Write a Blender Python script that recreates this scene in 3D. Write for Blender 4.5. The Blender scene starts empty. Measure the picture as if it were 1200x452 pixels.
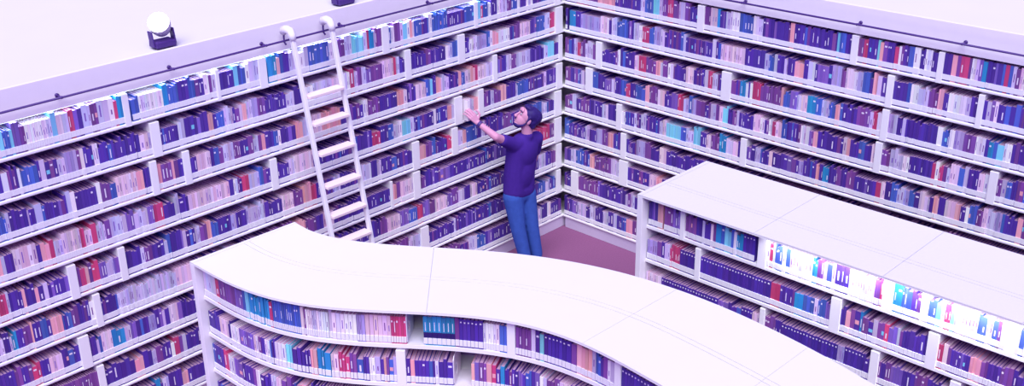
import bpy, bmesh, math, random
from mathutils import Vector, Matrix
V = Vector
C = bpy.context.scene.collection
SC = bpy.context.scene

# ------------------------------------------------------------------ camera, light, exposure
CAM = V((-8.8367, -7.7262, 5.5164))
RT = V((0.68994, -0.72374, -0.01339)); UP = V((0.29676, 0.26593, 0.91717)); FW = V((0.66024, 0.63677, -0.39826))
cd = bpy.data.cameras.new('camera'); cam = bpy.data.objects.new('camera', cd); C.objects.link(cam)
M = Matrix((RT, UP, -FW)).transposed().to_4x4(); M.translation = CAM
cam.matrix_world = M
cd.sensor_width = 36; cd.lens = 40.034; cd.clip_end = 100
SC.camera = cam
def to_px(P):                                   # used only to rank books by how large they show
    d = V(P) - CAM; w = d.dot(FW)
    return 600 + 1334.5*d.dot(RT)/w, 226 - 1334.5*d.dot(UP)/w, w
w = bpy.data.worlds.new('sky'); SC.world = w; w.use_nodes = True
w.node_tree.nodes['Background'].inputs[0].default_value = (0.34, 0.19, 1.0, 1)
w.node_tree.nodes['Background'].inputs[1].default_value = 0.54
def light(name, kind, loc, rot, energy, color, **kw):
    l = bpy.data.lights.new(name, kind); l.energy = energy; l.color = color
    for k, v in kw.items(): setattr(l, k, v)
    o = bpy.data.objects.new(name, l); C.objects.link(o); o.location = loc; o.rotation_euler = rot
    return o
def aim(v): return V(v).to_track_quat('-Z', 'Y').to_euler()
# daylight falling through the atrium roof
light('skylight_sun', 'SUN', (-4, -4, 9), aim((0.54, 0.48, -1)), 3.9, (0.95, 0.962, 0.95), angle=math.radians(50))
VS = SC.view_settings
VS.view_transform = 'Standard'; VS.look = 'None'; VS.gamma = 1; VS.exposure = 0.24; VS.use_curve_mapping = False

# ------------------------------------------------------------------ materials
def srgb(h):
    c = [int(h[i:i+2], 16)/255 for i in (0, 2, 4)]
    return tuple(x/12.92 if x <= .04045 else ((x+.055)/1.055)**2.4 for x in c)
def mat(name, col, rough=.6, noise=0, scale=20, spec=.3, emit=0, metal=0):
    m = bpy.data.materials.new(name); m.use_nodes = True
    nt = m.node_tree; b = nt.nodes['Principled BSDF']
    b.inputs['Base Color'].default_value = (*col, 1); b.inputs['Roughness'].default_value = rough
    b.inputs['Specular IOR Level'].default_value = spec; b.inputs['Metallic'].default_value = metal
    if noise:
        tc = nt.nodes.new('ShaderNodeTexCoord'); n = nt.nodes.new('ShaderNodeTexNoise'); n.inputs['Scale'].default_value = scale
        n.inputs['Detail'].default_value = 5
        r = nt.nodes.new('ShaderNodeMapRange'); r.inputs[3].default_value = 1-noise; r.inputs[4].default_value = 1+noise
        mx = nt.nodes.new('ShaderNodeVectorMath'); mx.operation = 'SCALE'; mx.inputs[0].default_value = col
        nt.links.new(tc.outputs['Object'], n.inputs['Vector']); nt.links.new(n.outputs['Fac'], r.inputs[0])
        nt.links.new(r.outputs[0], mx.inputs['Scale']); nt.links.new(mx.outputs[0], b.inputs['Base Color'])
    if emit:
        b.inputs['Emission Color'].default_value = (*col, 1); b.inputs['Emission Strength'].default_value = emit
    return m
def attr_mat(name, rough=.5):
    m = mat(name, (1, 1, 1), rough, spec=.35); nt = m.node_tree
    a = nt.nodes.new('ShaderNodeAttribute'); a.attribute_name = 'tint'
    nt.links.new(a.outputs['Color'], nt.nodes['Principled BSDF'].inputs['Base Color'])
    return m
WHITE = mat('white_laminate', (.86, .85, .90), .45, .02, 8)
TOPDIM = mat('dimmer_lit_top_laminate', (.71, .69, .735), .5, .03, 40)  # white top laminate, the straight bookcase's weaker daylight worked into its colour
TOPW = mat('white_top_laminate', (.77, .755, .77), .5, .015, 6)
PANEL = mat('lilac_white_panel', (.80, .76, .86), .6, .03, 10)
BACK = mat('shade_tinted_back_board', (.40, .25, .58), .7, .05, 5)  # violet shade of the shelf recesses is put into the board colour
FASCIA = mat('lilac_fascia_paint', (.84, .79, .88), .6, .03, 12)
WALL = mat('white_wall_paint', (.72, .70, .725), .8, .02, 3)
PLINTH = mat('plinth_board', (.60, .52, .72), .6, .04, 6)
DARKM = mat('dark_violet_steel', (.07, .03, .20), .4)
FLOOR = mat('plum_brown_carpet', (.24, .09, .205), .9, .16, 60, spec=.1)
COVER = attr_mat('book_cover')
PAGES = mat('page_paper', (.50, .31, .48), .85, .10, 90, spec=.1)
LABEL = mat('spine_label_paper', (.82, .81, .88), .5, .10, 160)
INK = mat('pale_cover_print', (.80, .74, .88), .5)
STRIP = mat('lamp_strip_glow', (.8, .95, 1), emit=3)
STEEL = mat('pale_painted_steel', (.72, .68, .80), .35)
TREAD = mat('pale_pink_tread', (.86, .70, .74), .5, .04, 14)
LADDERW = mat('ladder_white_paint', (.80, .77, .86), .4, .02, 12)

# ------------------------------------------------------------------ mesh helpers
def wloc(o):
    p = V((0, 0, 0))
    while o: p = p+o.location; o = o.parent
    return p
class MB:
    def __init__(s): s.v = []; s.f = []; s.m = []; s.c = []
    def hexa(s, O, X, Y, Z, mi=0, col=(1, 1, 1)):            # box from a corner and three edge vectors (X x Y along Z)
        O, X, Y, Z = V(O), V(X), V(Y), V(Z); i = len(s.v)
        s.v += [O, O+X, O+X+Y, O+Y, O+Z, O+X+Z, O+X+Y+Z, O+Y+Z]
        fs = [(0, 3, 2, 1), (4, 5, 6, 7), (0, 1, 5, 4), (1, 2, 6, 5), (2, 3, 7, 6), (3, 0, 4, 7)]
        if X.cross(Y).dot(Z) < 0: fs = [tuple(reversed(f)) for f in fs]
        for f in fs: s.f.append(tuple(i+k for k in f)); s.m.append(mi); s.c.append(col)
    def box(s, a, b, mi=0): s.hexa(a, (b[0]-a[0], 0, 0), (0, b[1]-a[1], 0), (0, 0, b[2]-a[2]), mi)
    def strip(s, A, B, z0, z1, mi=0):                        # solid ribbon between two plan curves
        i = len(s.v); n = len(A)
        for a, b in zip(A, B): s.v += [V((*a, z0)), V((*b, z0)), V((*b, z1)), V((*a, z1))]
        q = lambda *k: (s.f.append(k), s.m.append(mi), s.c.append((1, 1, 1)))
        for j in range(n-1):
            p, r = i+4*j, i+4*j+4
            for k in range(4): q(p+k, p+(k+1) % 4, r+(k+1) % 4, r+k)
        q(i+3, i+2, i+1, i); e = i+4*(n-1); q(e, e+1, e+2, e+3)
    def tube(s, P, r, seg=10, mi=0, close=True):
        P = [V(p) for p in P]; i = len(s.v); n = len(P)
        rs = r if isinstance(r, (list, tuple)) else [r]*n
        up = None
        for j, p in enumerate(P):
            t = (P[min(j+1, n-1)]-P[max(j-1, 0)]).normalized()
            if up is None: up = t.orthogonal().normalized()
            up = (up - t*up.dot(t)).normalized(); sd = t.cross(up)
            for k in range(seg):
                a = 2*math.pi*k/seg; s.v.append(p+(up*math.cos(a)+sd*math.sin(a))*rs[j])
        for j in range(n-1):
            for k in range(seg):
                a, b = i+j*seg+k, i+j*seg+(k+1) % seg
                s.f.append((a, b, b+seg, a+seg)); s.m.append(mi); s.c.append((1, 1, 1))
        if close:
            s.f.append(tuple(i+k for k in reversed(range(seg)))); s.m.append(mi); s.c.append((1, 1, 1))
            s.f.append(tuple(i+(n-1)*seg+k for k in range(seg))); s.m.append(mi); s.c.append((1, 1, 1))
    def ball(s, c, rx, ry=None, rz=None, axes=None, seg=16, rings=10, mi=0):
        ry = ry or rx; rz = rz or rx; c = V(c); ax = axes or (V((1, 0, 0)), V((0, 1, 0)), V((0, 0, 1))); i = len(s.v)
        s.v.append(c-ax[2]*rz)
        for j in range(1, rings):
            t = math.pi*j/rings-math.pi/2
            for k in range(seg):
                a = 2*math.pi*k/seg
                s.v.append(c+ax[0]*rx*math.cos(t)*math.cos(a)+ax[1]*ry*math.cos(t)*math.sin(a)+ax[2]*rz*math.sin(t))
        s.v.append(c+ax[2]*rz); e = len(s.v)-1
        def q(f): s.f.append(f); s.m.append(mi); s.c.append((1, 1, 1))
        for k in range(seg):
            q((i, i+1+(k+1) % seg, i+1+k)); b = i+1+(rings-2)*seg; q((e, b+k, b+(k+1) % seg))
            for j in range(rings-2):
                a = i+1+j*seg; q((a+k, a+(k+1) % seg, a+seg+(k+1) % seg, a+seg+k))
    def build(s, name, mats, parent=None, loc=(0, 0, 0), smooth=False, bevel=0, tint=False):
        me = bpy.data.meshes.new(name); loc = V(loc)
        me.from_pydata([v-loc for v in s.v], [], s.f)
        for m in (mats if isinstance(mats, (list, tuple)) else [mats]): me.materials.append(m)
        me.polygons.foreach_set('material_index', s.m)
        if smooth: me.polygons.foreach_set('use_smooth', [True]*len(s.f))
        if tint:
            a = me.color_attributes.new('tint', 'FLOAT_COLOR', 'CORNER'); buf = []
            for f, c in zip(s.f, s.c): buf += [c[0], c[1], c[2], 1]*len(f)
            a.data.foreach_set('color', buf)
        o = bpy.data.objects.new(name, me); C.objects.link(o)
        if parent: o.parent = parent; o.location = loc-wloc(parent)
        else: o.location = loc
        if bevel:
            b = o.modifiers.new('bevel', 'BEVEL'); b.width = bevel; b.segments = 2; b.limit_method = 'ANGLE'
        return o
def tag(o, label, cat, group=None):
    o['label'] = label; o['category'] = cat
    if group: o['group'] = group
    return o
def thing(name, label, cat, loc, group=None):
    o = bpy.data.objects.new(name, None); C.objects.link(o); o.location = loc; o.empty_display_size = .2
    return tag(o, label, cat, group)
def struct(o): o['kind'] = 'structure'; return o

# ------------------------------------------------------------------ the setting
S, Z0, TH = .306, .129, .028          # shelf pitch, underside of the lowest shelf, shelf thickness
OPEN_TOP, FAS_TOP = 2.855, 3.095
LX, RY = 7.0, 6.2                     # how far the two wall bookcases run from their corner
b = MB(); b.box((-9.5, -9.5, -.1), (.9, .9, 0)); struct(b.build('floor', FLOOR))
b = MB(); b.box((-LX-1, .32, 0), (.52, .52, 3.0)); struct(b.build('wall_left', WALL))
b = MB(); b.box((.32, -RY-1, 0), (.52, .32, 3.0)); struct(b.build('wall_right', WALL))
# the broad white bulkhead roofs behind the fascias
b = MB(); b.box((-LX-2.5, .031, 3.055), (4.5, 4.5, 3.085)); struct(b.build('trim_1', WALL))
b = MB(); b.box((.031, -RY-2.5, 3.055), (4.5, .0305, 3.085)); struct(b.build('trim_2', WALL))

# ------------------------------------------------------------------ the wall bookcases
# each row: where its first run starts (mm from the corner or the end), then colour code + where each run ends; D a divider, E a bookend, k a gap
LEFT = {8: '5960 c5930 b5881 c5857 v5807 n5770 w5574 c5536 p5490 l5444 r5405 v5372 d5339 l5272 n5218 l5129 w5087 r5059 t5017 D4968 k4947 b4883 w4679 t4635 b4545 d4454 b4393 d4315 w4268 n4237 l4205 D4174 d4037 c3996 b3923 w3889 l3798 D3722 k3705 t3619 o3585 b3550 d3489 l3401 w3330 l3285 b3075 w3009 n2896 l2820 c2685 w2645 r2616 t2567 w2547 n2477 D2396 b2366 w2325 n2253 w2222 c2170 w2139 o2107 w2086 b1991 d1905 w1862 b1664 d1439 b1313 D1266 c1219 r1184 b1113 w1077 d994 w945 l848 n786 b700 w662 d574 w473 d344 b252 l147 D54',
    7: '6020 d5995 w5952 d5878 w5859 b5733 d5714 l5675 d5584 l5525 g5432 n5405 w5378 d5304 w5263 d4924 p4851 l4829 D4748 d4590 w4559 l4529 d4318 o4271 d4239 b4166 l4085 d4019 l3994 o3953 l3894 g3843 n3767 d3558 l3470 d3362 w3271 l3067 p2991 w2866 r2818 l2779 n2730 l2681 v2621 n2490 p2357 r2326 l2285 d2222 D2148 d1955 n1890 d1702 w1646 l1612 b1544 D1452 d1382 w1324 l1277 g1146 b1098 w1062 o977 w817 d755 n667 p514 d410 b292 l213 r133 D11',
    6: '6079 b6024 l5999 d5924 d5867 l5854 d5809 l5757 d5566 l5533 w5499 d5328 w5294 n5217 b5167 p4994 o4936 d4877 D4817 o4779 n4689 o4666 d4589 D4526 d4464 p4336 d4304 b4256 n4215 l4116 n4067 d3974 n3923 l3872 n3838 o3803 d3716 b3672 w3646 d3485 o3413 l3348 p3209 o3000 d2736 w2686 n2544 d2337 o2253 p2211 d2103 p1973 b1918 c1885 d1840 o1773 l1672 d1546 o1499 b1453 p1383 o1312 r1276 p1168 l1071 D1010 d874 l798 n723 l517 d307 l240 c146 d78 D9',
    5: '6139 o6114 l6089 d6026 p5853 d5820 o5754 r5721 l5655 p5512 r5478 p5422 r5380 l5310 n5267 l5131 v5065 l4947 v4894 r4811 d4711 l4664 d4586 p4198 d4156 w4114 d4072 r4004 l3901 b3857 d3787 D3717 d3591 l3537 p3334 d2901 b2832 d2660 r2558 d2464 b2401 l2348 w2295 c2188 l2144 d1891 w1857 d1709 o1652 l1617 D1512 n1465 w1394 l1347 o1287 D1214 d1104 l1055 n956 o880 d740 l702 b546 d308 l267 d117 D7',
    4: '6199 r6136 l6117 d6020 o5995 d5923 o5896 d5857 l5824 d5662 D5593 n5565 r5524 o5496 n5468 r5411 v5354 l5290 v5246 D5188 d5054 l5024 n4956 d4849 l4818 b4787 d4678 l4646 d4566 l4518 n4453 o4412 b4346 d4221 g4170 d4068 l3876 d3761 d3698 p3579 n3478 o3384 r3327 d3135 l3057 d2858 l2757 w2695 d2623 l2571 d2444 b2381 d2186 D2098 o2009 n1930 b1874 d1724 r1666 D1585 l1514 o1454 b1346 d1249 l1200 d938 n810 d550 b336 l254 d144 D33',
    3: '6258 l6220 d6175 l6156 t6117 d6046 n6006 o5993 d5933 b5906 d5853 o5764 d5730 b5688 n5661 d5541 w5506 D5449 d5304 l4786 p4610 d4362 l4193 d3841 n3613 o3473 n3358 d3281 p3164 d2772 d2488 D2456 o2402 n2348 p2194 D2105 n2027 d1832 v1704 d1197 d816 r418 r213 n143 D31',
    2: '6318 d6189 n6136 d6057 r5990 d5922 p5819 d5770 b5728 d5679 D5594 d5537 l5515 d5493 p5405 t5294 l5242 v5189 d5082 g5020 d4957 l4934 d4894 p4815 v4775 d4057 n3786 d3505 p3114 d2628 n2543 p2380 v2270 b2158 r2079 v1987 n1918 p1755 v1683 n1600 l1515 d1430 p1332 d822 d393 l283 d114 D29',
    1: '6378 d5978 n5574 D5515 d5253 o5176 d5098 l5059 n5004 d4924 w4892 r4844 n4811 l4779 d4094 l3821 d3142 n2727 l2620 n2290 l2131 D2028 d1674 l1650 d1267 d828 d395 b283 l213 d114 D42',
    0: '5750 n5378 d5106 t5066 d5042 l4986 d4864 o4806 d4132 n3170 l2751 d1904 n1602 d1479 l1353 b1226 d834 d424 l340 d256 w199 d113'}
RIGHT = {8: '0 d164 r337 n450 o672 d996 l1049 b1153 c1226 l1267 n1328 r1389 n1460 l1530 n1589 d1678 D1756 n1824 p1900 t1929 d1995 l2042 w2144 b2291 w2346 l2391 d2673 o2716 d3136 c3161 b3218 d3274 D3338 n3386 r3425 d3511 c3535 o3566 n3604 d3665 r3704 w3726 n3749 d3794 b3839 w3891 d3935 w3994 d4045 D4095 d4160 o4202 n4231 r4301 n4322 w4384 d4412 t4446 d4569 b4589 r4622 d4649 l4676 n4709 p4748 d5006',
    7: '0 d38 k73 t156 d226 g491 p603 d637 l703 b769 b846 d922 l987 w1029 r1114 b1177 g1251 l1303 d1497 b1527 l1557 d1863 w1902 d1960 p2224 d2435 l2480 b2534 l2570 d2641 l2676 d2746 o2841 d2884 l2927 w2952 d2978 v3087 d3120 g3211 n3252 p3317 w3366 g3414 b3478 d3509 o3549 w3588 d3635 D3697 d3819 b3850 w3917 l4007 n4088 o4132 d4175 w4361 d4417 D4466 d4494 l4528 v4556 w4583 d4638 b4678 d4718 b4759 d4995',
    6: '4 n64 b100 d136 l183 r230 n289 l394 n440 D520 d723 w757 d944 p998 r1085 n1212 o1265 w1297 n1359 w1421 d1545 d1575 p1666 d1796 l1835 r1884 l1943 d1991 D2097 n2154 d2192 t2258 w2286 d2304 w2332 r2416 n2633 o2660 b2731 v2802 l2846 p2906 t2993 b3052 l3120 b3187 o3229 d3393 n3515 l3547 r3587 w3626 D3689 g3736 l3767 d3814 l3844 d4123 w4168 b4226 w4270 g4349 n4449 w4527 d4555 t4596 b4624 c4679 w4741 d5047',
    5: '0 n91 d235 l282 d306 D400 b470 d562 v653 l699 d778 b845 r900 d966 b1086 o1141 n1248 p1333 d1417 v1490 r1562 l1623 b1664 g1715 n1815 d1885 l1944 n1984 p2023 c2081 d2177 l2206 d2367 p2442 w2488 d2534 w2571 r2607 p2671 b2725 d2867 w2955 d2998 o3042 d3296 p3330 o3363 d3446 b3503 d3568 p3600 D3664 n3736 l3807 w3916 d4121 r4151 w4181 r4218 n4248 l4278 p4351 b4395 l4431 d4517 p4567 w4602 D4672 n4707 l4748 b4790 d4831 n4885 d5099',
    4: '0 n118 l179 d239 n358 d534 l616 d730 D798 w844 d956 l989 d1044 l1110 d1283 l1326 p1369 c1548 b1610 l1703 c1784 d1855 p1905 n2005 t2084 l2162 p2220 d2249 D2316 d2411 l2467 d2561 p2598 d2879 g2924 d3056 o3091 d3126 t3186 d3356 n3440 d3646 r3694 p3734 d3790 b3846 l3909 g3956 b4003 d4049 p4095 l4141 d4171 o4217 d4277 p4366 o4410 d4454 w4484 b4549 n4599 p4635 l4713 g4755 d4880 o4922 n5151',
    3: '0 b72 d304 l364 d459 g542 n623 o693 d797 D865 d1000 g1112 n1189 d1298 p1384 d2588 n3132 d3475 l3724 d4275 n4426 d5203',
    2: '0 v49 d99 l174 b284 d369 o441 n667 l783 D898 d1180 p1268 o1345 d2614',
    1: '1 d115 D214 n496 d874 l909 n943 l1001 d1631',
    0: '3 d130 v206 l330 d380 l466 d575 l647 d719 l766 d896 o977 n1035 l1070 d1648'}
CURVED = {0: '213 r257 n454 v539 b567 c603 t804 r835 b1072 p1099 n1112 w1286 l1311 w1487 g1547 p1723 r1826 E1918 k1941 T2151 n2180 s2339 w2447 b2499 D2556 n2662 l2692 d2721 c2751 s2950 n2989 o3107 l3134 b3175 d3230 w3293 D3342 s3646',
    1: '204 p313 d345 w448 v609 p653 d722 w771 d819 w918 c969 d1122 o1175 t1279 p1336 r1416 n1466 b1514 d1556 w1598 l1634 d1658 o1675 n1693 d1723 l1746 D1811 d1840 o1869 d2008 w2032 d2130 E2199 k2251 o2274 d2354 o2389 r2418 d2447 t2476 d2618 b2660 d2720 w2745 l2769 n2863 p2946 d3302',
    2: '197 r264 w329 v434 d589 w634 d746 l796 p843 n935 d994 o1065 d1201 n1330 d1759 l1878 n2055 d2289 r2406 n2769 d3168',
    3: '180 d540 n885 d1306 l1497 d1924 n2281 d2768'}
STRAIGHT = {0: '151 o202 k219 n303 v378 D420 n526 d582 l606 d662 p686 n710 t757 b788 c850 d873 w897 t958 s1064 k1093 D1168 w1190 r1219 w1234 b1299 w1328 b1364 w1548 t1589 n1638 w1665 b1706 w1733 d1841 w1946 l1985 p2037 n2076 r2101 D2178 t2240 b2309 d2376 w2407 l2431 b2485 c2521 w2545 r2586 c2610 l2627 w2663 p2686 l2732 p2772 b2829 w2846 l2869 b2902 d2925 w2958 D3024 w3046 b3078 w3132 t3239',
    1: '157 d234 l286 r387 s536 D585 s1224 r1305 d1429 t1501 b1593 w1621 b1684 v1726 D1808 d1848 o1882 n1916 d1956 t1976 n2022 d2061 l2094 n2146 r2178 v2242 l2261 d2461 D2540 r2576 p2607 n2630 d2760 o2836 n2882 d2990 n3046 d3129 n3291',
    2: '215 s768 v864 d943 b983 s1084 p1153 D1198 n1274 d1341 s1814 g1869 s2019 d2072 D2138 d2191 n2230 v2320 d2409 n2503 d2595 l2656 D2729 n2836 d2952 p3010 d3343',
    3: '229 d1263 n1562 d1987 D2069 v2189 d2639 n2882 d3395'}
CURVE_FRONT = [[-5.191, -0.99], [-5.19, -1.137], [-5.19, -1.291], [-5.184, -1.448], [-5.168, -1.604], [-5.141, -1.757], [-5.1, -1.905], [-5.046, -2.047], [-4.979, -2.184], [-4.901, -2.315], [-4.815, -2.443], [-4.723, -2.567], [-4.629, -2.69], [-4.536, -2.814], [-4.448, -2.939], [-4.367, -3.068], [-4.297, -3.201], [-4.24, -3.34], [-4.197, -3.485], [-4.17, -3.635], [-4.157, -3.79], [-4.157, -3.948], [-4.168, -4.106], [-4.184, -4.26], [-4.2, -4.406], [-4.217, -4.555], [-4.233, -4.704], [-4.249, -4.853], [-4.265, -5.003], [-4.281, -5.152], [-4.298, -5.301], [-4.314, -5.45], [-4.33, -5.599], [-4.346, -5.748]]
CURVE_BACK = [[-4.279, -1.003], [-4.291, -1.208], [-4.26, -1.396], [-4.198, -1.571], [-4.113, -1.737], [-4.013, -1.899], [-3.905, -2.058], [-3.796, -2.218], [-3.689, -2.379], [-3.588, -2.542], [-3.496, -2.71], [-3.415, -2.882], [-3.346, -3.058], [-3.29, -3.239], [-3.246, -3.423], [-3.216, -3.61], [-3.197, -3.801], [-3.189, -3.992], [-3.191, -4.185], [-3.203, -4.378], [-3.223, -4.57], [-3.249, -4.76], [-3.282, -4.948], [-3.322, -5.134], [-3.367, -5.317], [-3.4, -5.463], [-3.434, -5.609], [-3.468, -5.755], [-3.501, -5.901], [-3.535, -6.048], [-3.568, -6.194], [-3.602, -6.34], [-3.635, -6.486], [-3.669, -6.632]]
def parse(s):
    t = s.split(); x = int(t[0])/1000; out = []
    for q in t[1:]: out.append((q[0], x, int(q[1:])/1000)); x = int(q[1:])/1000
    return out
def wall_case(label, side):
    # side 'L': along x at y = 0, facing -y; side 'R': along y at x = 0, facing -x
    L = LX if side == 'L' else RY
    P = (lambda t, n, z: V((-t, n, z))) if side == 'L' else (lambda t, n, z: V((n, -t, z)))
    t0 = -.30 if side == 'L' else 0.0
    def bx(b, t_a, t_b, n_a, n_b, z_a, z_b):
        b.hexa(P(t_a, n_a, z_a), P(t_b, 0, 0)-P(t_a, 0, 0), P(0, n_b, 0)-P(0, n_a, 0), (0, 0, z_b-z_a))
    root = thing('wall_bookcase', label, 'bookcase', P(L/2, .15, 0))
    b = MB(); bx(b, t0, L, .29, .315, 0, 3.05); b.build('back_panel', BACK, root, P(L/2, .3, 0))
    b = MB(); bx(b, t0 if side == 'L' else .018, L, .018, .29, 0, Z0); b.build('plinth', PLINTH, root, P(L/2, .1, 0), bevel=.003)
    for k in range(9):
        b = MB(); bx(b, t0 if side == 'L' else 0, L, 0, .29, Z0+S*k, Z0+S*k+TH)
        b.build('shelf', WHITE, root, P(L/2, .1, Z0+S*k), bevel=.009)
    b = MB(); bx(b, t0 if side == 'L' else 0, L, 0, .03, OPEN_TOP, FAS_TOP)
    b.build('fascia', FASCIA, root, P(L/2, .0, OPEN_TOP), bevel=.004)
    b = MB(); bx(b, t0, L, .03, .29, OPEN_TOP, OPEN_TOP+.02); b.build('soffit', WHITE, root, P(L/2, .1, OPEN_TOP))
    for t in (L-.03,):
        b = MB(); bx(b, t, t+.03, .0, .29, Z0+.001, OPEN_TOP); b.build('end_panel', WHITE, root, P(t, .1, 0))
    return root, P
def divider(root, O, T, N, wd, h, depth):
    b = MB(); b.hexa(O, T*wd, N*depth, (0, 0, h)); b.hexa(O-N*.0045-V((0, 0, TH-.002)), T*wd, N*.0044, (0, 0, h+TH-.002))
    return b.build('divider', WHITE, root, O, bevel=.004)

# ------------------------------------------------------------------ books
PAL = {'d': '52359c', 'v': '8260bc', 'l': 'c9bee6', 'w': 'ece6f6', 'p': 'e4c6de', 'o': 'e8a4b0', 'r': 'c44478', 'b': '4a62bc',
       't': '2f8cc8', 'c': '7ecfe6', 'g': 'a79ad2', 'n': '7c4898', 's': '4c3098', 'T': '2f86b8'}
WORD = {'d': 'dark violet', 'v': 'mid violet', 'l': 'pale lilac', 'w': 'white', 'p': 'pale pink', 'o': 'salmon pink', 'r': 'crimson', 'b': 'blue',
        't': 'teal blue', 'c': 'light cyan', 'g': 'greyish lavender', 'n': 'plum', 's': 'dark violet', 'T': 'teal and black'}
rnd = random.Random(7)
BOOKS = []          # every book: frame, size, colour, where it stands
def tint(code):
    c = srgb(PAL[code]); j = rnd.uniform(.8, 1.2)
    return tuple(min(.9, x*j*rnd.uniform(.9, 1.1)) for x in c)
def fill(region, row, run, frame, clear, label_on=True):
    """Stand books along one run of a shelf. frame(t) -> spine foot point, direction along the shelf, direction into the shelf."""
    code, a, b_ = run; t = a
    lo_h, hi_h = HEIGHTS.get((region, row), HEIGHTS.get(region)); base_h = rnd.uniform(lo_h, hi_h); base_d = rnd.uniform(.155, .20)
    base_w = {'s': .026, 'T': .031}.get(code, rnd.choice((.017, .021, .025, .030)))
    even = code in 'sTwgp' or rnd.random() < .35
    while t < b_-.008:
        wd = base_w*(rnd.uniform(.95, 1.05) if even else rnd.uniform(.65, 1.5))
        if b_-t-wd < .014: wd = b_-t
        h = min(clear-.02, base_h*(rnd.uniform(.985, 1.01) if even else rnd.uniform(.88, 1.09)))
        d = base_d*rnd.uniform(.92, 1.1)
        set_back = .0065+(0 if even else abs(rnd.gauss(0, .004)))
        cc = code
        if code == 'd' and rnd.random() < .16: cc = rnd.choice('nvbn')
        if code == 'w' and rnd.random() < .10: cc = 'l'
        O, T, N = frame(t)
        O2, _, N2 = frame(t+wd); rear = ((O2+N2*d)-(O+N*d)).dot(T)        # books fan together behind a bulging front
        BOOKS.append(dict(region=region, row=row, t=t, w=min(wd, rear)-.0012, h=h, d=d, O=O+N*set_back, T=T, N=N, code=cc,
                          col=tint(cc), mark=rnd.random(), label=label_on and (cc != 'k')))
        t += wd
def shelf_row(region, row, s, root, frame, clear, tmin, tmax, seeds='ddddnvlgbpw'):
    runs = parse(s)
    def pad(a, b_):
        t = a
        while t < b_-.02:
            e = min(b_, t+rnd.uniform(.1, .4)); fill(region, row, (rnd.choice(seeds), t, e), frame, clear); t = e
    runs.sort(key=lambda r: min(r[1], r[2]))
    lo, hi = min(runs[0][1:]), max(runs[-1][1:])
    if lo > tmin+.02: pad(tmin, lo)
    divs = []
    for c, a, b_ in runs:
        a, b_ = max(tmin, min(a, b_)), min(tmax, max(a, b_))
        if b_-a < .008: continue
        O, T, N = frame(a)
        if c == 'D':
            divs.append((a, b_)); divider(root, O-N*.001+V((0, 0, .0003)), T, N, b_-a-.001, clear*.93, .25)
        elif c == 'E':
            divs.append((a, b_)); bookend(root, O, T, N, clear*.80)
        elif c != 'k': fill(region, row, (c, a, b_), frame, clear)
    if hi < tmax-.02: pad(hi, tmax)
    DIVS[(region, row)] = divs
DIVS = {}
HEIGHTS = {'left': (.180, .222), ('left', 8): (.185, .235), 'right': (.185, .230), ('right', 8): (.21, .25), ('right', 7): (.20, .24), 'curved': (.178, .20), ('curved', 0): (.20, .222), ('curved', 2): (.185, .215), 'straight': (.178, .205), ('straight', 0): (.19, .222), 'held': (.2, .22)}
def bookend(root, O, T, N, h):
    """Folded steel bookend: an upright plate with an oval finger hole and a flat foot."""
    b = MB(); n = 28; dpt, th = .22, .006
    ring_o, ring_i = [], []
    for k in range(n):
        a = 2*math.pi*k/n; c, s_ = math.cos(a), math.sin(a); m = max(abs(c), abs(s_))
        ring_o.append((dpt/2+dpt/2*c/m, h/2+h/2*s_/m)); ring_i.append((.075+.022*c, h*.45+.045*s_))
    for off in (0, th):
        for u, z in ring_o+ring_i: b.v.append(O+N*u+V((0, 0, z+.0005))+T*off)
    for k in range(n):
        j = (k+1) % n
        for f in ((k, j, n+j, n+k), (2*n+k, 3*n+k, 3*n+j, 2*n+j), (k, 2*n+k, 2*n+j, j), (n+k, n+j, 3*n+j, 3*n+k)):
            b.f.append(f); b.m.append(0); b.c.append((1, 1, 1))
    b.hexa(O+T*th+V((0, 0, .0005)), T*.12, N*dpt, (0, 0, .004))
    b.build('bookend', STEEL, root, O)

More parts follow.
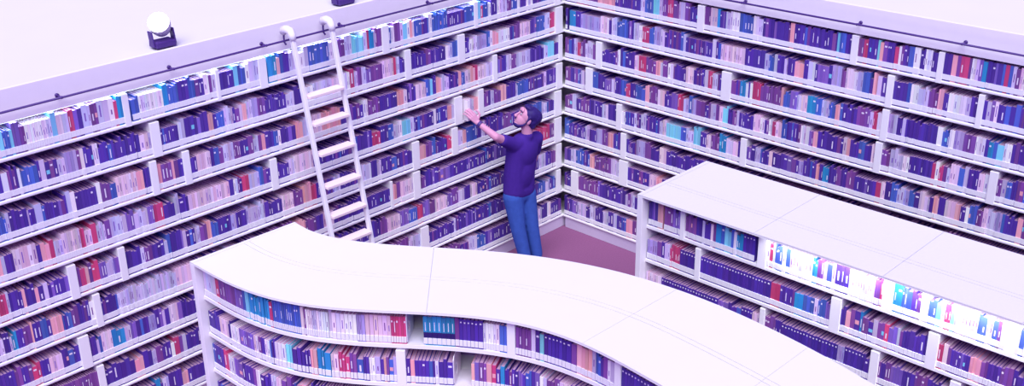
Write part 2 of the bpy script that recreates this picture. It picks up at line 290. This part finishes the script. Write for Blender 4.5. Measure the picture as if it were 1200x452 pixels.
def book_geo(k, cov, pag, lab, mi=(0, 0, 0, 0), sep=True):
    O, T, N, w_, h, d = k['O'], k['T'], k['N'], k['w'], k['h'], k['d']; c = k['col']; Z = V((0, 0, 1))
    O = O+Z*.0006; bt = min(.0022, w_*.10)
    cov.hexa(O, T*w_, N*.004, Z*h, mi[0], c)
    cov.hexa(O+N*.004, T*bt, N*d, Z*h, mi[0], c); cov.hexa(O+N*.004+T*(w_-bt), T*bt, N*d, Z*h, mi[0], c)
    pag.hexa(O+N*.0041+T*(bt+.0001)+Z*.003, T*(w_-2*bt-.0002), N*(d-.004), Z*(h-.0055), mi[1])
    if k['label']: lab.hexa(O-N*.005-T*.0003+Z*.012, T*(w_+(.0006 if k['region'] in ('left', 'right') else -.0012)), N*.0049, Z*.044, mi[2])
    m = k['mark']; e = .0007
    if k['code'] == 's': cov.hexa(O-N*e+T*w_*.3+Z*(h*.86), T*w_*.4, N*e, Z*.010, mi[3])
    elif k['code'] == 'T':
        cov.hexa(O-N*e+Z*.054, T*w_, N*e, Z*(h*.36-.054+.02), mi[0], srgb('2c1a66')); cov.hexa(O-N*e+T*w_*.42+Z*(h*.5), T*w_*.16, N*e, Z*h*.3, mi[3])
    elif k['code'] in 'dnbtvr':
        if m < .22: cov.hexa(O-N*e+T*w_*.36+Z*(h*.42), T*w_*.28, N*e, Z*h*rnd_of(m, .2, .42), mi[3])
        elif m < .38: cov.hexa(O-N*e+T*w_*.2+Z*(h*.78), T*w_*.6, N*e, Z*.014, mi[3])
        elif m < .40: cov.hexa(O-N*e+T*w_*.1+Z*(h*.5), T*w_*.8, N*e, Z*h*.16, mi[0], srgb(PAL['o' if m < .39 else 'c']))
    elif k['code'] in 'wlpg' and m < .5:
        cov.hexa(O-N*e+T*w_*.38+Z*(h*.45), T*w_*.24, N*e, Z*h*rnd_of(m, .15, .4), mi[0], srgb(PAL['v' if m < .3 else 'n']))
def rnd_of(m, a, b_): return a+(b_-a)*((m*97.3) % 1)

wl, PL = wall_case('white built-in wall bookcase on the left wall, behind the ladder', 'L')
wr, PR = wall_case('white built-in wall bookcase on the right wall, behind the straight bookcase', 'R')
for row in range(9):
    z = Z0+S*row+TH; clear = (OPEN_TOP-z) if row == 8 else S-TH
    fl = lambda t, z=z: (V((-t, .003, z)), V((-1, 0, 0)), V((0, 1, 0)))
    fr = lambda t, z=z: (V((.003, -t, z)), V((0, -1, 0)), V((1, 0, 0)))
    shelf_row('left', row, LEFT[row], wl, fl, clear, .02, LX-.04)
    shelf_row('right', row, RIGHT[row], wr, fr, clear, .012, RY-.04)

# strip lamp behind the left fascia, over the top row
for xa, xb in ((-6.9, -4.6), (-4.6, -2.3), (-2.3, -.1)):
    lo = MB(); lo.box((xa+.02, .034, OPEN_TOP-.012), (xb-.02, .05, OPEN_TOP-.0005)); lo.build('lamp_strip', STRIP, wl, (xa, .04, OPEN_TOP))
    light('fascia_strip_lamp', 'AREA', ((xa+xb)/2, .03, OPEN_TOP-.016), aim((0, .25, -1)), 1.6, (.62, .92, 1.0), shape='RECTANGLE', size=xb-xa, size_y=.02)
# ------------------------------------------------------------------ curved bookcase
H = 1.85
def dense(Q, n=8):
    out = []
    for i in range(len(Q)-1):
        p0, p1, p2, p3 = (V(Q[max(i-1, 0)]), V(Q[i]), V(Q[i+1]), V(Q[min(i+2, len(Q)-1)]))
        for k in range(n):
            t = k/n
            out.append(.5*((2*p1)+(-p0+p2)*t+(2*p0-5*p1+4*p2-p3)*t*t+(-p0+3*p1-3*p2+p3)*t**3))
    out.append(V(Q[-1])); return out
def arclen(Pn):
    s = [0]
    for a, b_ in zip(Pn, Pn[1:]): s.append(s[-1]+(b_-a).length)
    return s
def sample(Pn, s, x):
    x = max(0, min(s[-1], x))
    for i in range(len(s)-1):
        if s[i+1] >= x:
            f = (x-s[i])/(s[i+1]-s[i]); return Pn[i].lerp(Pn[i+1], f)
    return Pn[-1].copy()
FD = dense(CURVE_FRONT, 40); FS = arclen(FD); BD = dense(CURVE_BACK, 40); BS = arclen(BD)
NS = 72
def near(Pn, sl, q): return min(zip(((p-V(q)).length for p in Pn), sl))[1]
# the cross joints of the top: the same joint on the front and on the back outline
FA = [0, near(FD, FS, (-4.547, -2.80)), near(FD, FS, (-4.174, -3.797)), near(FD, FS, (-4.18, -4.85)), near(FD, FS, (-4.4, -5.6))]
BA = [0, near(BD, BS, (-3.875, -2.138)), near(BD, BS, (-3.247, -3.817)), near(BD, BS, (-3.25, -4.85)), near(BD, BS, (-3.5, -5.9))]
def knot(A, u): i = min(3, int(u*4)); return A[i]+(A[i+1]-A[i])*(u*4-i)
def cross(u): return sample(FD, FS, knot(FA, u)), sample(BD, BS, knot(BA, u))
def fpoint(s, off):
    a, b_ = sample(FD, FS, s-.02), sample(FD, FS, s+.02); t = (b_-a).normalized(); n = V((-t.y, t.x))
    return sample(FD, FS, s)+n*off, t, n
US = [i/NS for i in range(NS+1)]
XS = [cross(u) for u in US]
def lane(f, dm=0): return [a.lerp(b_, f+dm/(b_-a).length) for a, b_ in XS]
def lane_u(f, dm, u0, u1, n=24):
    r = []
    for i in range(n+1):
        a, b_ = cross(u0+(u1-u0)*i/n); r.append(a.lerp(b_, f+dm/(b_-a).length))
    return r
root_xy = cross(.3); rc = root_xy[0].lerp(root_xy[1], .5)
cb = thing('curved_bookcase', 'low white S-curved double-sided bookcase with a broad glossy white top', 'bookcase', (rc.x, rc.y, 0))
b = MB(); b.strip(lane(0, .012), lane(1, -.012), H-.017, H-.0102); b.build('top_board', WHITE, cb, (rc.x, rc.y, H))
g = .0045
cuts = [0, .0052, .25, .5, .75, 1]
Lf = FA[1]*4
for i in range(len(cuts)-1):
    ua, ub = cuts[i]+g/2/Lf, cuts[i+1]-g/2/Lf
    for fa, da, fb, db in ((0, 0, .5, -.024), (.5, -.024+g, .5, .020), (.5, .020+g, 1, 0)):
        if i == 0 and fa != 0: continue
        if i == 0: fb, db = 1, 0
        b = MB(); b.strip(lane_u(fa, da, ua, ub), lane_u(fb, db, ua, ub), H-.010, H); b.build('top_panel', TOPW, cb, (rc.x, rc.y, H))
b = MB(); b.strip(lane(0, .0), lane(0, .0119), H-.018, H-.0101); b.build('edge_band', WHITE, cb, (rc.x, rc.y, H))
b = MB(); b.strip(lane(.5, -.012), lane(.5, .012), .05, H-.0175); b.build('middle_panel', BACK, cb, (rc.x, rc.y, H))
b = MB(); b.strip(lane(0, .10), lane(1, -.10), 0, .05); b.build('plinth', PLINTH, cb, (rc.x, rc.y, 0))
SHF = lambda r: H-.31-S*r
for r in range(6):
    b = MB(); b.strip(lane(0, .05), lane(1, -.05), max(.02, SHF(r)), SHF(r)+TH); b.build('shelf', WHITE, cb, (rc.x, rc.y, SHF(r)))
for u0 in (0.0, 1-.05/Lf):
    b = MB(); b.strip(lane_u(0, 0, u0, u0+.05/Lf, 2), lane_u(1, 0, u0, u0+.05/Lf, 2), 0, H-.0182); b.build('end_panel', PANEL, cb, (rc.x, rc.y, 0), bevel=.003)
for row in range(4):
    z = SHF(row)+TH
    def fc(t, z=z):
        q, t_, n = fpoint(t, .052); return V((q.x, q.y, z)), V((t_.x, t_.y, 0)), V((n.x, n.y, 0))
    shelf_row('curved', row, CURVED[row], cb, fc, S-TH, .06, 3.9)

# ------------------------------------------------------------------ straight bookcase
IX0, IX1, IY0, IY1 = -2.10, -1.14, -2.63, -6.6
ib = thing('straight_bookcase', 'long straight white double-sided bookcase with lamps under its top, at right', 'bookcase', ((IX0+IX1)/2, -4.4, 0))
il = (-1.62, -4.4, 0)
b = MB(); b.box((IX0+.0121, IY1, H-.017), (IX1-.01, IY0-.01, H-.0102)); b.build('top_board', WHITE, ib, il)
ys = [IY0, IY0-.042, -3.72, -4.75, -5.70, IY1]
for ya, yb in zip(ys, ys[1:]):
    for xa, xb in ((IX0, -1.79), (-1.79+g, -1.745), (-1.745+g, IX1)) if ya != IY0 else ((IX0, IX1),):
        b = MB(); b.box((xa, yb+g, H-.010), (xb, ya, H)); b.build('top_panel', TOPDIM, ib, il)
b = MB(); b.box((IX0, IY1, H-.018), (IX0+.0119, IY0, H-.0101)); b.build('edge_band', WHITE, ib, il)
b = MB(); b.box((-1.632, IY1, .05), (-1.608, IY0-.05, H-.0175)); b.build('middle_panel', BACK, ib, il)
b = MB(); b.box((IX0+.1, IY1, 0), (IX1-.1, IY0-.05, .05)); b.build('plinth', PLINTH, ib, il)
for r in range(6):
    b = MB(); b.box((-2.03, IY1, max(.02, SHF(r))), (IX1-.07, IY0-.05, SHF(r)+TH)); b.build('shelf', WHITE, ib, il, bevel=.003)
for y in (IY0, IY1+.05):
    b = MB(); b.box((IX0, y-.05, 0), (IX1, y, H-.0182)); b.build('end_panel', PANEL, ib, il, bevel=.003)
for row in range(4):
    z = SHF(row)+TH
    fi = lambda t, z=z: (V((-2.027, IY0-t, z)), V((0, -1, 0)), V((1, 0, 0)))
    shelf_row('straight', row, STRAIGHT[row], ib, fi, S-TH, .06, -IY1+IY0-.06)
# bay uprights and strip lamps of the straight bookcase's upper shelf
for ya, yb in ((-3.84, -4.78), (-4.84, -5.62), (-5.70, -6.5)):
    lo = MB(); lo.box((-2.06, yb, H-.028), (-2.035, ya, H-.0175)); lo.build('lamp_strip', STRIP, ib, il)
    l = light('shelf_strip_lamp', 'AREA', (-2.075, (ya+yb)/2, H-.030), aim((.42, 0, -1)), 3.8, (.95, .97, 1.0), shape='RECTANGLE', size=abs(ya-yb), size_y=.02)

# ------------------------------------------------------------------ rails, ladder, lamps
def rail(label, pts, brs, out):
    t = thing('ladder_rail', label, 'rail', pts[0])
    b = MB(); b.tube(pts, .0085, 10); b.build('rail_tube', DARKM, t, pts[0], smooth=True)
    for q in brs:
        b = MB(); q = V(q); b.tube([q, q+V(out)*.075], .006, 8); b.ball(q, .0115, seg=10, rings=6)
        b.tube([q+V(out)*.066, q+V(out)*.0748], .016, 12); b.build('bracket', DARKM, t, q, smooth=True)
zr = 2.958
rail('dark ladder rail along the fascia of the left wall bookcase', [(-6.9, -.075, zr), (-.09, -.075, zr)], [(x, -.075, zr) for x in (-6.4, -5.5, -4.6, -3.75, -2.95, -1.92, -.9)], (0, 1, 0))
rail('dark ladder rail along the fascia of the right wall bookcase', [(-.075, -.09, zr), (-.075, -6.1, zr)], [(-.075, y, zr) for y in (-1.1, -2.2, -3.34, -4.25, -5.2)], (1, 0, 0))
ld = thing('library_ladder', 'white ladder with pale pink treads leaning against the left wall bookcase, hooked over its rail', 'ladder', (-3.372, -.42, 0))
LB, LT = V((0, -.72, 0)), V((0, -.165, 3.03))
def lad(x, f): p = LB.lerp(LT, f); return V((x, p.y, p.z))
ldir = (LT-LB).normalized(); lnor = V((0, -ldir.z, ldir.y))
for x in (-3.574, -3.171):
    b = MB(); b.hexa(lad(x-.017, 0)-lnor*.0, V((.034, 0, 0)), lnor*.04, LT-LB); b.build('stile', LADDERW, ld, lad(x, 0), bevel=.005)
    b = MB(); q = lad(x, 1)+lnor*.025
    b.tube([q-ldir*.05, q-ldir*.01, q+V((0, .015, .022)), q+V((0, .06, .030)), q+V((0, .105, .022)), q+V((0, .125, -.01))], [.027, .032, .034, .036, .034, .028], 12)
    b.build('hook_cover', LADDERW, ld, q, smooth=True)
    b = MB(); b.tube([q+V((0, .112, .01)), q+V((0, .118, -.05)), q+V((0, .118, -.085)), q+V((0, .095, -.105))], .008, 8); b.build('hook', DARKM, ld, q, smooth=True)
for z in (.40, .68, .96, 1.237, 1.483, 1.741, 2.022, 2.28, 2.512):
    f = z/3.03; b = MB(); q = lad(-3.553, f)
    b.hexa(q+V((0, -.075, -.012)), (.361, 0, 0), (0, .10, 0), (0, 0, .026)); b.build('tread', TREAD, ld, q, bevel=.004)

HOUSE = mat('lilac_lamp_housing', (.50, .45, .62), .4)
GLOW = mat('lamp_lens', (1.0, .99, .97), emit=5)
def spot(x, label, head):
    t = thing('spotlight', label, 'lamp', (x, .13, FAS_TOP))
    b = MB(); b.box((x-.085, .05, FAS_TOP+.0005), (x+.085, .17, FAS_TOP+.05)); b.build('base', DARKM, t, (x, .1, FAS_TOP), bevel=.008)
    for dx in (-.098, .086):
        b = MB(); b.hexa((x+dx, .07, FAS_TOP+.01), (.012, 0, 0), (0, .06, 0), (0, .02, .12)); b.build('yoke_arm', DARKM, t, (x+dx, .1, FAS_TOP), bevel=.003)
    d = V(head).normalized(); c = V((x, .12, FAS_TOP+.165))
    b = MB(); b.tube([c-d*.09, c-d*.07, c-d*.01, c+d*.05], [.05, .07, .083, .085], 24); hs = b.build('housing', HOUSE, t, c, smooth=True, bevel=.002)
    b = MB(); b.ball(c+d*.052, .082, .082, .03, axes=(d.orthogonal().normalized(), d.cross(d.orthogonal().normalized()), d)); b.build('lens', GLOW, hs, c, smooth=True)
spot(-4.56, 'lit round spotlight standing on the ledge above the left wall bookcase, left of the ladder', (-.45, -.55, .55))
spot(-2.80, 'dark-based spotlight cut by the top edge, right of the ladder top', (.3, -.3, .9))

# ------------------------------------------------------------------ the reader
SKIN = mat('skin', srgb('cc90b2'), .5, .04, 30)
SHIRT = mat('violet_black_shirt', srgb('44288a'), .85, .10, 25, spec=.1)
JEANS = mat('blue_denim', srgb('3a58ad'), .85, .20, 18, spec=.1)
HAIR = mat('dark_hair', srgb('2c1868'), .6, .2, 60)
SHOE = mat('dark_shoe', srgb('2a1a55'), .5)
EYEW = mat('eye_white', (.55, .48, .58), .3)
man = thing('person', 'person in a dark T-shirt and blue jeans reaching up to the left wall shelves', 'person', (-.95, -.36, 0))
def solid(parts, name, m, voxel, parent, smooth=6):
    b = MB()
    for q in parts:
        if q[0] == 'b': b.ball(*q[1:], seg=20, rings=14)
        else:
            pts, rs = q[1], q[2]
            for i in range(len(pts)-1):
                a, c = V(pts[i]), V(pts[i+1]); n = 6
                b.tube([a.lerp(c, k/n) for k in range(n+1)], [rs[i]+(rs[i+1]-rs[i])*k/n for k in range(n+1)], 14)
            for p_, r_ in zip(pts, rs): b.ball(p_, r_, seg=14, rings=8)
    o = b.build(name, m, None, man.location)
    r = o.modifiers.new('r', 'REMESH'); r.mode = 'VOXEL'; r.voxel_size = voxel; r.use_smooth_shade = True
    s_ = o.modifiers.new('s', 'SMOOTH'); s_.factor = .5; s_.iterations = smooth
    dg = bpy.context.evaluated_depsgraph_get(); me = bpy.data.meshes.new_from_object(o.evaluated_get(dg))
    bpy.data.objects.remove(o)
    me.name = name; me.materials.clear(); me.materials.append(m); me.polygons.foreach_set('use_smooth', [True]*len(me.polygons))
    o = bpy.data.objects.new(name, me); C.objects.link(o); o.parent = parent
    return o
J = dict(neck=(-.975, -.365, 1.475), shL=(-1.165, -.345, 1.425), shR=(-.80, -.335, 1.39), chest=(-1.0, -.325, 1.30), belly=(-1.03, -.31, 1.08),
         pel=(-1.035, -.302, .86), elL=(-1.41, -.355, 1.575), wrL=(-1.452, -.150, 1.685), hipL=(-1.128, -.306, .83), hipR=(-.94, -.311, .81),
         knL=(-1.10, -.345, .47), knR=(-.915, -.36, .45), anL=(-1.035, -.385, .075), anR=(-.865, -.385, .075), elR=(-.74, -.245, 1.12), wrR=(-.83, -.10, 1.03))
J = {k: V(v) for k, v in J.items()}
hd = V((-.975, -.365, 1.650))                                         # head centre
hf = V((-.72, .50, .58)).normalized(); hl = V((0, 0, 1)).cross(hf).normalized(); hu = hf.cross(hl).normalized()
HK = 1.10
def hp(f, l, u): return hd+(hf*f+hl*l+hu*u)*HK
AX = (hf, hl, hu)
body = [('b', hp(0, 0, .03), .098, .077, .095, AX), ('b', hp(.028, 0, -.03), .070, .062, .085, AX), ('b', hp(.055, 0, -.085), .036, .036, .026, AX),
        ('b', hp(.082, 0, .052), .022, .05, .03, AX), ('t', [hp(.094, 0, .018), hp(.112, 0, -.022)], [.009, .014]), ('b', hp(.106, .011, -.026), .010, .008, .008, AX), ('b', hp(.106, -.011, -.026), .010, .008, .008, AX),
        ('b', hp(.088, 0, -.052), .012, .024, .006, AX), ('b', hp(.084, 0, -.065), .012, .020, .006, AX),
        ('b', hp(-.008, .079, -.005), .018, .008, .030, AX), ('b', hp(-.008, -.079, -.005), .018, .008, .030, AX),
        ('t', [hp(-.025, 0, -.04), J['neck'], J['chest']], [.058, .056, .075]),
        ('t', [J['shL'], J['shR']], [.058, .058]), ('t', [J['chest'], J['belly'], J['pel']], [.085, .08, .08]),
        ('t', [J['shL'], J['elL'], J['wrL']], [.052, .040, .027]), ('t', [J['shR'], J['elR'], J['wrR']], [.052, .040, .027]),
        ('t', [J['hipL'], J['knL'], J['anL']], [.075, .052, .038]), ('t', [J['hipR'], J['knR'], J['anR']], [.075, .052, .038])]
# left hand: palm and five fingers round the pale book
pa = (V((-1.497, -.098, 1.775))-J['wrL']).normalized(); pm = J['wrL']+pa*.065
across = V((.72, -.45, .2)); across = (across-pa*across.dot(pa)).normalized(); pn = pa.cross(across)
for k in (-.030, -.010, .010, .030): body.append(('t', [J['wrL']+across*k*.5, J['wrL']+pa*.080+across*k], [.014, .0115]))
for k, ln in ((-.033, .060), (-.011, .072), (.011, .078), (.033, .068)):
    q = J['wrL']+pa*.088+across*k; c1 = q+pa*ln*.5+V((0, .012, 0)); c2 = c1+pa*ln*.22+V((0, .018, .002)); c3 = c2+V((0, .022, -.004))
    body.append(('t', [q, c1, c2, c3], [.0092, .0084, .0078, .0068]))
q = J['wrL']+pa*.03+across*.034; body.append(('t', [q, q+across*.034+pa*.022, q+across*.044+pa*.046+V((0, .012, 0)), q+across*.042+pa*.062+V((0, .028, 0))], [.013, .011, .0095, .008]))
# right hand, resting low in front of the body
pa2 = V((-.75, .35, -.15)).normalized(); ac2 = V((0, .2, -1)); ac2 = (ac2-pa2*ac2.dot(pa2)).normalized()
for k in (-.024, -.008, .008, .024):
    q = J['wrR']+pa2*.085+ac2*k*1.05; body.append(('t', [J['wrR']+ac2*k*.5, q], [.014, .012]))
    ln = .075-abs(k)*.4; body.append(('t', [q, q+pa2*ln*.5, q+pa2*ln*.8+V((0, -.02, 0)), q+pa2*ln+V((0, -.036, 0))], [.0105, .0095, .0088, .0075]))
q = J['wrR']+pa2*.03-ac2*.03; body.append(('t', [q, q-ac2*.026+pa2*.03, q-ac2*.028+pa2*.06], [.013, .0115, .009]))
solid(body, 'body', SKIN, .0042, man, 3)
top = [('t', [J['pel']+V((-.07, 0, .03)), J['pel']+V((.07, 0, .02))], [.118, .118]), ('t', [J['neck']+V((0, 0, -.005)), J['chest']+V((0, 0, .06))], [.066, .10]), ('t', [J['shL']+V((.01, 0, -.01)), J['shR']+V((-.01, 0, -.01))], [.074, .074]),
       ('b', J['chest'], .190, .128, .20, (V((1, 0, 0)), V((0, 1, 0)), V((0, 0, 1)))), ('b', J['belly'], .175, .130, .24, (V((1, 0, 0)), V((0, 1, 0)), V((0, 0, 1)))),
       ('t', [J['chest']+V((-.085, 0, .05)), J['belly']+V((-.075, 0, 0)), J['pel']+V((-.072, 0, .03))], [.108, .112, .118]), ('t', [J['chest']+V((.085, 0, .03)), J['belly']+V((.07, 0, 0)), J['pel']+V((.07, 0, .02))], [.108, .112, .118]),
       ('t', [J['shL'], J['shL'].lerp(J['elL'], .55)], [.072, .062]), ('t', [J['shR'], J['shR'].lerp(J['elR'], .6)], [.072, .062])]
solid(top, 'shirt', SHIRT, .011, man, 4)
jn = [('t', [J['pel']+V((-.06, 0, -.03)), J['pel']+V((.06, 0, -.04))], [.105, .105]), ('t', [J['hipL'], J['knL'], J['anL']+V((0, 0, .03))], [.108, .080, .066]), ('t', [J['hipR'], J['knR'], J['anR']+V((0, 0, .03))], [.108, .080, .066])]
solid(jn, 'trousers', JEANS, .011, man, 3)
hair = [('b', hp(-.016, 0, .05), .100, .086, .088, AX), ('b', hp(-.05, 0, .005), .068, .080, .075, AX), ('b', hp(.03, 0, .098), .06, .062, .030, AX), ('t', [hp(-.075, -.04, -.03), hp(-.075, .04, -.03)], [.028, .028]),
        ('t', [hp(.005, .078, .03), hp(.012, .077, -.02)], [.013, .008]), ('t', [hp(.005, -.078, .03), hp(.012, -.077, -.02)], [.013, .008])]
hair.append(('b', hp(-.06, 0, .045), .075, .078, .085, AX))
solid(hair, 'hair', HAIR, .007, man, 2)
solid([('b', hp(.050, 0, -.090), .043, .042, .029, AX)]+[('t', [hp(.004, s_*.060, -.030), hp(.018, s_*.056, -.062), hp(.046, s_*.034, -.090)], [.008, .012, .016]) for s_ in (-1, 1)]+[('t', [hp(.092, -.020, -.047), hp(.1, 0, -.043), hp(.092, .020, -.047)], [.005, .006, .005])], 'beard', HAIR, .005, man, 2)
for s_ in (-1, 1):
    b = MB(); b.ball(hp(.0815, s_*.031, .020), .0105); e = b.build('eye', [EYEW], man, hp(.086, s_*.031, .02), smooth=True)
    b = MB(); b.ball(hp(.0905, s_*.032, .020), .0048); pu = b.build('pupil', HAIR, None, hp(.094, s_*.032, .02), smooth=True); pu.parent = e; pu.location = hp(.094, s_*.032, .02)-hp(.086, s_*.031, .02)
    b = MB(); b.tube([hp(.098, s_*.014, .040), hp(.097, s_*.032, .046), hp(.086, s_*.050, .040)], .0045, 8); b.build('eyebrow', HAIR, man, hp(.09, s_*.03, .04), smooth=True)
for n_, hip in (('anL', 1), ('anR', 1)):
    a = J[n_]; b = [('t', [V((a.x+.01, a.y-.05, .042)), V((a.x-.02, a.y+.06, .040)), V((a.x-.035, a.y+.14, .034))], [.040, .042, .034]), ('t', [V((a.x, a.y-.01, .05)), V((a.x, a.y, .085))], [.045, .046])]
    o = solid(b, 'shoe', SHOE, .008, man, 2)
wd_ = (J['wrL']-J['elL']).normalized(); b = MB(); b.tube([J['wrL']-wd_*.045, J['wrL']-wd_*.040, J['wrL']-wd_*.018, J['wrL']-wd_*.013], [.034, .036, .036, .034], 18)
wt = b.build('wristwatch', DARKM, man, J['wrL'], smooth=True)

# the pale book he draws from the shelf
hb = dict(region='held', row=5, t=0, w=.030, h=.215, d=.15, O=V((-1.462, -.055, Z0+S*5+TH)), T=V((-1, 0, 0)), N=V((0, 1, 0)), code='w', col=srgb('f0e8f4'), mark=.9, label=False)
BOOKS = [k for k in BOOKS if not (k['region'] == 'left' and k['row'] == 5 and 1.452 < k['t']+k['w'] and k['t'] < 1.498)]

# ------------------------------------------------------------------ books: the 300 that show largest as things, the rest as one mass
def hidden(k):
    c = k['O']+k['T']*k['w']*.5+V((0, 0, k['h']*.5)); x, y, _ = to_px(c)
    if not (3 < x < 1197 and 3 < y < 446): return True
    if k['region'] == 'curved': return False
    d = c-CAM
    f = (H-CAM.z)/d.z                                                   # where the line of sight passes the height of the low tops
    if 0 < f < .995:
        q = CAM+d*f
        if inside(q.xy, OUTLINE): return True
        if k['region'] != 'straight' and IX0 < q.x < IX1 and IY1 < q.y < IY0: return True
    if k['region'] != 'curved':                                         # behind the front of the curved bookcase
        for z in (1.2, .8):
            f = (z-CAM.z)/d.z
            if 0 < f < .995 and inside((CAM+d*f).xy, OUTLINE): return True
    if k['region'] in 'leftright' and k['region'] != 'straight':
        for z in (1.2, .8):
            f = (z-CAM.z)/d.z; q = CAM+d*f
            if 0 < f < .995 and IX0 < q.x < IX1 and IY1 < q.y < IY0: return True
        if 330 < x < 440 and k['region'] == 'left' and abs(x-(340+(y-40)*.19)) < 8: return True
    return False
OUTLINE = [a for a, b_ in XS]+[b_ for a, b_ in reversed(XS)]
def inside(p, poly):
    r = False; j = len(poly)-1
    for i in range(len(poly)):
        a, b_ = poly[i], poly[j]
        if (a.y > p.y) != (b_.y > p.y) and p.x < (b_.x-a.x)*(p.y-a.y)/(b_.y-a.y)+a.x: r = not r
        j = i
    return r
def area(k):
    a = to_px(k['O']); b_ = to_px(k['O']+k['T']*k['w']); c = to_px(k['O']+V((0, 0, k['h'])))
    return abs((b_[0]-a[0])*(c[1]-a[1])-(b_[1]-a[1])*(c[0]-a[0]))
for k in BOOKS: k['a'] = 0 if hidden(k) else area(k)
BOOKS.sort(key=lambda k: -k['a']*{'curved': 3, 'straight': 1.8}.get(k['region'], 1))     # the low bookcases stand nearest
near_books = BOOKS[:299]; far = BOOKS[299:]
ORD = ['first', 'second', 'third', 'fourth', 'fifth', 'sixth', 'seventh', 'eighth', 'ninth', 'tenth']
def nth(i): return ORD[i-1] if i <= 10 else '%d%s' % (i, 'th' if 10 < i % 100 < 14 else {1: 'st', 2: 'nd', 3: 'rd'}.get(i % 10, 'th'))
ROWN = {'curved': ['top', 'second', 'third', 'fourth'], 'straight': ['top', 'second', 'third', 'fourth']}
CASE = {'curved': 'curved bookcase', 'straight': 'straight bookcase', 'left': 'left wall', 'right': 'right wall'}
GROUP = {'curved': 'books on the curved bookcase', 'straight': 'books on the straight bookcase', 'left': 'books on the left wall shelves', 'right': 'books on the right wall shelves'}
def describe(k):
    reg, row = k['region'], k['row']
    sib = sorted((q for q in BOOKS if q['region'] == reg and q['row'] == row), key=lambda q: q['t'])
    if reg == 'left': sib.reverse()                                     # left to right as seen
    dv = sorted(DIVS[(reg, row)], key=lambda q: q[0]); dv = dv if reg != 'left' else dv[::-1]
    vis = [d_ for d_ in dv if 0 < to_px(pos(reg, row, (d_[0]+d_[1])/2))[0] < 1200]
    i = next(j for j, q in enumerate(sib) if q is k)
    sgn = -1 if reg == 'left' else 1
    best = None
    for n_, d_ in enumerate(vis):
        m = (d_[0]+d_[1])/2
        cnt = sum(1 for q in sib if min(sgn*m, sgn*k['t']) < sgn*q['t'] < max(sgn*m, sgn*k['t']))+1
        side = 'right' if sgn*k['t'] > sgn*m else 'left'
        if best is None or cnt < best[0]: best = (cnt, side, n_)
    size = 'thick ' if k['w'] > .040 else 'slim ' if k['w'] < .020 else ''
    rn = ROWN[reg][row] if reg in ROWN else ['ninth', 'eighth', 'seventh', 'sixth', 'fifth', 'fourth', 'third', 'second', 'top'][row]
    edge = (i+1, 'left', 0) if reg in ('curved', 'straight') else None
    if edge and (best is None or edge[0] < best[0]): where = '%s from the left end' % nth(i+1)
    elif best: where = '%s %s of the %s divider' % (nth(best[0]), best[1], nth(best[2]+1))
    else: where = 'at picture edge'
    return '%s%s book, %s, %s shelf, %s' % (size, WORD[k['code']], where, rn, CASE[reg])
def pos(reg, row, t):
    z = SHF(row)+TH if reg in ('curved', 'straight') else Z0+S*row+TH
    if reg == 'left': return V((-t, 0, z+.1))
    if reg == 'right': return V((0, -t, z+.1))
    if reg == 'straight': return V((-2.03, IY0-t, z+.1))
    q, _, _ = fpoint(t, .05); return V((q.x, q.y, z+.1))
def make_book(k, label, group):
    cov, pag, lab = MB(), MB(), MB(); book_geo(k, cov, pag, lab, (0, 0, 0, 1))
    o = cov.build('book', [COVER, INK], None, k['O'], tint=True); tag(o, label, 'book', group)
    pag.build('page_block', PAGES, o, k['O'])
    if k['label']: lab.build('spine_label', LABEL, o, k['O'])
    return o
make_book(hb, 'white book being pulled out of the left wall shelf by the person', None)
for k in near_books: make_book(k, describe(k), GROUP[k['region']])
mass = MB()
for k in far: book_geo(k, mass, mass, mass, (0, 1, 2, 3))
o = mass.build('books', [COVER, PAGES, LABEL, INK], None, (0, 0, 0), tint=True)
o['kind'] = 'stuff'; tag(o, 'rows of many mixed books filling the two wall bookcases and the low shelves', 'books')
